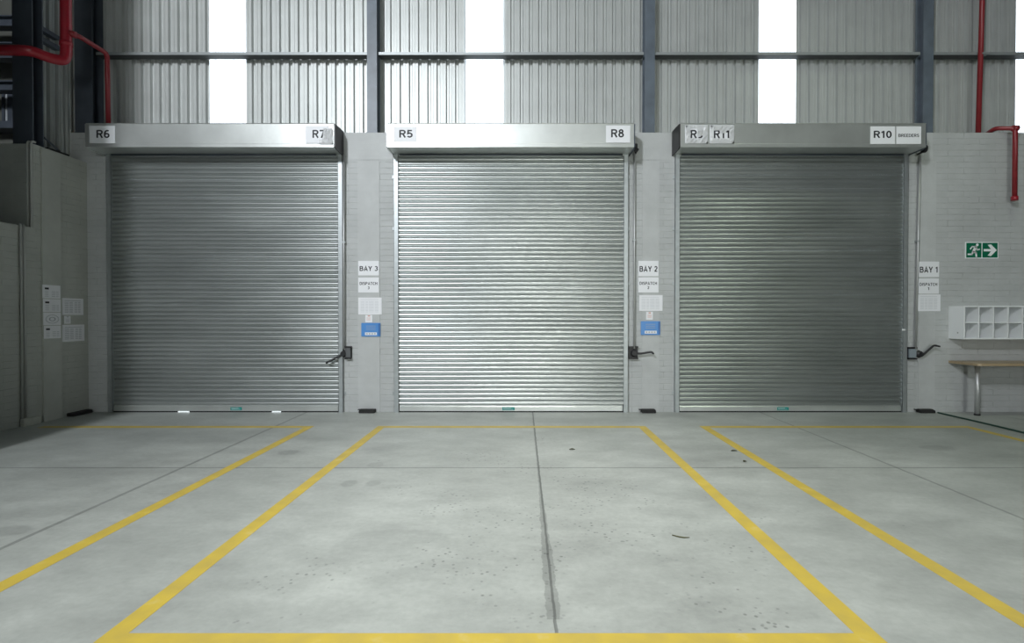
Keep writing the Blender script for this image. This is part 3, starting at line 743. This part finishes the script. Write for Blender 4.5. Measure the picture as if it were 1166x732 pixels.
m.tube([(cxh, Y - 0.0097, czh), (cxh, Y - 0.0108, czh)], 0.09 * (x1 - x0), 16)
m.build('running_figure', 'white', go)
go, x0, x1, z0, z1 = gp[1]; m = MB()
pr = [(.08, .42), (.56, .42), (.34, .14), (.56, .10), (.94, .5), (.56, .90), (.34, .86), (.56, .58), (.08, .58)]
m.prism([(x0 + u * (x1 - x0), z0 + v * (z1 - z0)) for u, v in pr], Y - 0.0096, Y - 0.0108, 'y'); m.build('arrow', 'white', go)

# ------------------------------------------------------------------ pigeonhole shelf and table
xs0 = at(1080.2, 366, WY).x; fy = WY - 0.265; zt, zb = at(1100, 348.2, fy).z, at(1100, 386.3, fy).z
t = thing('pigeonhole_shelf', 'white wall-mounted pigeonhole shelf with two rows of open compartments', 'shelf', (xs0 + .9, WY, zb))
cw = 0.2065; nc = 8; th = 0.016; xe = xs0 + nc * cw + th
m = MB(); m.box((xs0, fy, zb), (xs0 + th, WY - 0.001, zt)); m.build('side_panel', 'white', t)
MB().box((xe - th, fy, zb), (xe, WY - 0.001, zt)).build('side_panel', 'white', t)
MB().box((xs0 + th, fy, zt - th), (xe - th, WY - 0.001, zt)).build('top_panel', 'white', t)
MB().box((xs0 + th, fy, zb), (xe - th, WY - 0.001, zb + th)).build('bottom_panel', 'white', t)
MB().box((xs0 + th, WY - 0.01, zb + th), (xe - th, WY - 0.001, zt - th)).build('back_panel', 'white', t)
for j in range(1, nc):
    x = xs0 + j * cw
    MB().box((x, fy, zb + th), (x + th * .8, WY - 0.01, zt - th)).build('divider', 'white', t)
zm = (zt + zb) / 2
for j in range(nc):
    xa = xs0 + j * cw + (th if j == 0 else th * .8); xb = xs0 + (j + 1) * cw
    MB().box((xa, fy + 0.003, zm - 0.006), (xb, WY - 0.01, zm + 0.006)).build('shelf_board', 'white', t)
MB().tube([(xs0 - 0.001, fy + 0.1, zb + 0.09), (xs0 - 0.004, fy + 0.1, zb + 0.09)], 0.012, 12).build('cam_cover', 'conduit', t)

tx = at(1080, 411, WY).x; ty = 7.2
tz = at(1114, 414, ty).z
t = thing('table', 'long beech-topped table against the wall under the pigeonhole shelf', 'table', (tx + 1, 7.45, 0))
m = MB(); m.prism([(tx, WY - 0.002), (tx, ty + 0.06), (tx + 0.012, ty + 0.02), (tx + 0.05, ty), (tx + 2.2, ty), (tx + 2.2, WY - 0.002)], tz - 0.034, tz, 'z'); m.build('tabletop', 'tabletop', t)
for x, y in ((6.43, 7.44), (8.2, 7.44)):
    l = MB().tube([(x, y, 0.02), (x, y, tz - 0.036)], 0.031, 20).build('leg', 'steel', t)
    MB().tube([(x, y, 0.0), (x, y, 0.02)], [0.04, 0.036], 20).build('foot', 'black', l)
    MB().tube([(x, y, tz - 0.042), (x, y, tz - 0.035)], 0.045, 20).build('leg_flange', 'conduit', l)

# ------------------------------------------------------------------ red fire pipes
vy = 7.0
pt, pb_ = at(74, -20, vy), at(75.5, 70, vy)
t = thing('fire_pipe', 'thick glossy red fire pipe with a bend in the upper left corner', 'pipe', tuple(pb_))
V0 = Vector((pb_.x, vy, 8.9)); V1 = Vector((pb_.x, vy, pb_.z))
p1 = at(56, 66, 6.86); p2 = at(38, 58.5, 6.72); p3 = at(22, 57, 6.66); p4 = at(-25, 57, 6.6)
pts = smooth_path([V0, V1, p1, p2, p3, p4], 0.13, 8)
MB().tube(pts, 0.064, 20).build('main_pipe', 'red', t)
zc = at(75, 50, vy).z
MB().tube([(V0.x, vy, zc - 0.03), (V0.x, vy, zc + 0.03)], 0.072, 20).build('coupling', 'red', t)
q0 = at(80, 38, vy); q0 = Vector((V0.x + 0.05, vy, q0.z)); q1 = at(122, 61, 7.55); q2 = at(128.5, 142, 7.55); 
zl = q0.z
br_pts = smooth_path([q0, Vector((q0.x + .06, vy + .06, zl + 0.0)), q1, Vector((q1.x + .01, 7.55, at(128, 150, 7.55).z + 0.05))], 0.07, 6)
MB().tube(br_pts, 0.031, 14).build('branch_pipe', 'red2', t)
MB().tube([q0 + Vector((-.01, -.01, 0)), q0 + Vector((.05, .05, 0))], 0.042, 14).build('branch_socket', 'red2', t)
# thin pipe on the right
a, b = at(1119.8, 0, 7.72), at(1115.2, 151, 7.72)
t = thing('fire_pipe', 'thin straight red vertical pipe in front of the right cladding', 'pipe', (b.x, 7.74, TOPZ))
d = (a - b); e = b + d * 2.2
MB().tube([Vector((b.x, 7.74, TOPZ + 0.002)), Vector((e.x, 7.74, e.z))], 0.033, 14).build('main_pipe', 'red2', t)
MB().box((b.x + 0.02, 7.70, GZ - 0.02), (b.x + 0.12, 7.775, GZ + 0.0)).build('pipe_clip', 'girt', t)
# drop pipe over the wall
t = thing('fire_pipe', 'red pipe coming over the wall top and hanging down beside the far right strip', 'pipe', (at(1154, 200, WY).x, 7.6, 3.0))
yy = 7.58
w0 = Vector((at(1126, 151, 7.9).x - 0.05, 7.89, TOPZ + 0.04)); w1 = Vector((at(1133, 147.5, 7.72).x, 7.72, TOPZ + 0.07)); w2 = Vector((at(1156, 146, yy).x, yy, at(1156, 146, yy).z)); w3 = at(1153, 226, yy); w3.x = w2.x
MB().tube(smooth_path([w0, w1, w2, w3], 0.06, 6), 0.031, 14).build('drop_pipe', 'red2', t)
MB().tube([(w2.x - 0.035, yy, w2.z), (w2.x + 0.035, yy, w2.z)], 0.042, 14).build('elbow_fitting', 'red2', t)
MB().tube([(w2.x, yy, w3.z - 0.03), (w2.x, yy, w3.z + 0.03)], 0.043, 14).build('end_fitting', 'red', t)

# ------------------------------------------------------------------ conduits, plinth, stops, cable
def conduit(label, pts_list, rr, mat='conduit', lx=None):
    t = thing('conduit', label, 'conduit', tuple(pts_list[0][-1]))
    for pts in pts_list: MB().tube(smooth_path(pts, 0.05, 5), rr, 10).build('conduit_tube', mat, t)
    return t
yf = YR - 0.022
z_up0 = lowz + 0.002
pl = []
for px in (31.5, 35.5):
    p = at(px, 200, yf); pl.append([Vector((p.x, YR + 0.04, LZ + 0.03)), Vector((p.x, yf, LZ + 0.028)), Vector((p.x, yf, z_up0))])
t = conduit('pair of pale conduits running down from the left wall top', pl, 0.014)
# keep their front edge on the low wall's ledge
pl = []
for px in (24, 27.8):
    p = atX(px, 300, LX + 0.016); pl.append([Vector((LX - 0.03, p.y, lowz + 0.016)), Vector((LX + 0.016, p.y, lowz + 0.012)), Vector((LX + 0.016, p.y, 0.105))])
conduit('pair of pale conduits running down the low left wall to the floor block', pl, 0.014)
p0, p1_ = atX(22.5, 480, LX).y, atX(42.5, 480, LX).y
o = MB().box((LX + 0.0, p0, 0), (LX + 0.055, p1_, 0.10), 0.006).build('conduit_block', 'plinth'); tag(o, 'cream cement block on the floor at the foot of the conduits', 'block')

def stop(label, px0, px1, py, Y=None, side=False):
    g = 'black rubber stops along the wall base'
    if side:
        y0, y1 = atX(px0, py, LX).y, atX(px1, py, LX).y
        m = MB(); m.prism([(LX + 0.001, 0), (LX + 0.10, 0), (LX + 0.09, 0.045), (LX + 0.03, 0.05), (LX + 0.001, 0.05)], max(y0, 7.32), 7.66, 'y')
    else:
        a, b = at(px0, py, WY - .1), at(px1, py, WY - .1)
        m = MB(); m.prism([(WY - 0.115, 0), (WY - 0.108, 0.038), (WY - 0.06, 0.05), (WY - 0.012, 0.05), (WY - 0.008, 0)], a.x, b.x, 'x')
    bmesh.ops.bevel(m.bm, geom=m.bm.edges[:], offset=0.006, segments=2, affect='EDGES')
    o = m.build('rubber_stop', 'rubber'); tag(o, label, 'rubber stop', g)
    m = MB()
    if not side:
        m.box((a.x - 0.03, WY - 0.05, 0.035), (a.x + 0.01, WY - 0.012, 0.047)); m.build('mounting_tab', 'black', o)
stop('black rubber stop at the foot of the left wall below the notices', 74, 99, 472, side=True)
stop('black rubber stop on the floor below the sign BAY 3', 408.5, 426.5, 468)
stop('black rubber stop on the floor below the sign BAY 2', 731, 747, 468)
stop('black rubber stop on the floor below the sign BAY 1', 1048, 1065, 468)
x = 5.99
cpts = [(x + 0.01 * math.sin(i * 1.3), WY - 0.13 - i * 0.45, 0.011) for i in range(16)]
cpts = [(5.985, WY - 0.118, 0.013)] + cpts
tag(MB().tube(cpts, 0.011, 8).build('floor_cable', 'cable'), 'thin dark green cable running along the floor from the wall towards the right front', 'cable')

# white latch on right guide rail
p = at(1029, 375.5, WY - 0.05)
tag(MB().box((p.x - 0.022, WY - 0.056, p.z - 0.012), (p.x + 0.02, WY - 0.0455, p.z + 0.012), 0.003).build('white_tag', 'white'), 'small white tag on the right guide rail of the right shutter', 'tag')

# ------------------------------------------------------------------ floor markings
def marking(label, rects):
    m = MB()
    for x0, y0, x1, y1 in rects:
        pts = []
        m.box((x0, y0, 0.0), (x1, y1, 0.0012))
    return tag(m.build('floor_marking', 'yellow'), label, 'floor marking', 'yellow bay lines on the floor')
HW = 0.05; FY = floor_at(600, 486).y; NY = floor_at(600, 721).y
marking('yellow rectangle painted on the floor in front of the middle shutter', [(-1.79 - HW, NY - 0.1, -1.79 + HW, FY + .05), (1.515 - HW, NY - .1, 1.515 + HW, FY + .05), (-1.79 + HW, FY - 0.05, 1.515 - HW, FY + 0.05), (-1.79 + HW, NY - 0.1, 1.515 - HW, NY)])
marking('yellow corner line painted on the floor in front of the left shutter', [(-2.70 - HW, 0.4, -2.70 + HW, FY + .05), (-6.1, FY - .05, -2.70 - HW, FY + .05)])
marking('yellow bay outline painted on the floor in front of the right shutter', [(2.30 - HW, 0.4, 2.30 + HW, FY + .05), (2.30 + HW, FY - .05, 5.63 + HW, FY + .05), (5.63 - HW, 0.4, 5.63 + HW, FY - .05)])

# ------------------------------------------------------------------ small litter
def leaf(label, px, py, l, w, ang, mat='leaf'):
    p = floor_at(px, py); bm = bmesh.new(); n = 7; L = []; Rr = []
    for i in range(n + 1):
        tt = i / n; ww = w * math.sin(math.pi * (0.06 + 0.88 * tt)); zz = 0.002 + 0.006 * math.sin(math.pi * tt)
        L.append((tt * l - l / 2, ww / 2, zz + 0.003)); Rr.append((tt * l - l / 2, -ww / 2, zz + 0.003))
    rot = Matrix.Rotation(ang, 3, 'Z')
    C_ = [bm.verts.new(p + rot @ Vector((tt * l / n - l / 2, 0, 0.002 + 0.004 * math.sin(math.pi * tt / n)))) for tt in range(n + 1)]
    Lv = [bm.verts.new(p + rot @ Vector(v)) for v in L]; Rv = [bm.verts.new(p + rot @ Vector(v)) for v in Rr]
    for i in range(n):
        bm.faces.new((C_[i], C_[i + 1], Lv[i + 1], Lv[i])); bm.faces.new((Rv[i], Rv[i + 1], C_[i + 1], C_[i]))
    bmesh.ops.solidify(bm, geom=bm.faces[:], thickness=0.0006)
    mb = MB(); mb.bm.free(); mb.bm = bm; return tag(mb.build('dry_leaf', mat), label, 'leaf', 'dry leaves on the floor')
leaf('tiny dry leaf inside the right bay nearest its left line', 836, 513.5, .07, .035, .2)
leaf('tiny greenish dry leaf inside the right bay, nearer the camera', 848, 525.5, .06, .03, .9)
leaf('tiny dark leaf inside the middle bay near its far line', 651.5, 512, .06, .035, -.1)
p = floor_at(775, 612)
tag(MB().tube([p + Vector((-.045, .03, .004)), p + Vector((-.01, .0, .006)), p + Vector((.02, -.008, .004)), p + Vector((.055, -.006, .004))], [.003, .004, .004, .002], 6).build('twig', 'leaf'), 'thin dark twig lying beside the right line of the middle bay', 'twig')

# ------------------------------------------------------------------ upper left clutter
p = at(60, 160, 7.2)
t = thing('steel_bracket', 'black angled steel bracket lying on the left wall top', 'bracket', (LX - 0.08, 7.2, LZ))
MB().box((LX - 0.14, 7.09, LZ + 0.001), (LX - 0.01, 7.42, LZ + 0.03), 0.004).build('bracket_plate', 'black', t)
MB().tube([(LX - 0.06, 7.08, LZ + 0.16), (LX - 0.02, 7.28, LZ + 0.032)], 0.012, 8).build('bracket_strut', 'steel_dark', t)
# window in the annex wall
AY = 8.8
def annex(px0, py0, px1, py1, Y): 
    a, b = at(px0, py1, Y), at(px1, py0, Y); return a, b
a, b = annex(2, 102, 20, 143, AY - 0.06)
w = thing('window_5', 'x', 'x', (a.x, AY, a.z)); 
for k_ in ('label', 'category'): del w[k_]
struct(w)
m = MB(); th_ = 0.035
m.box((a.x, AY - .06, a.z), (b.x, AY - .001, a.z + th_)); m.box((a.x, AY - .06, b.z - th_), (b.x, AY - .001, b.z)); m.box((a.x, AY - .06, a.z + th_), (a.x + th_, AY - .001, b.z - th_)); m.box((b.x - th_, AY - .06, a.z + th_), (b.x, AY - .001, b.z - th_))
mx_ = (a.x + b.x) / 2; m.box((mx_ - .04, AY - .06, a.z + th_), (mx_ + .04, AY - .001, b.z - th_)); m.build('window_frame', 'steel_dark', w)
MB().box((a.x + th_, AY - .03, a.z + th_), (b.x - th_, AY - .02, b.z - th_)).build('window_pane', 'glass_pale', w)
for lab, z0_, z1_ in (('highest', 5.95, 6.12), ('middle', 5.45, 5.7), ('lowest, just above the window', 4.95, 5.1)):
    y_ = 8.3
    m = MB(); zz0, zz1 = z0_, z1_
    m.box((-13, y_, zz0), (-7.35, y_ + .16, zz0 + .02)); m.box((-13, y_, zz1 - .02), (-7.35, y_ + .16, zz1)); m.box((-13, y_ + .07, zz0 + .02), (-7.35, y_ + .09, zz1 - .02))
    tag(m.build('steel_beam', 'steel_dark'), 'dark steel beam at the far upper left edge, %s' % lab, 'steel beam', 'dark beams at the upper left')
a, b = annex(-20, 140, 24, 148, 8.6)
tag(MB().box((a.x, 8.5, a.z), (b.x, 8.79, b.z)).build('annex_ledge', 'steel_dark'), 'dark ledge below the window at the far upper left', 'ledge')
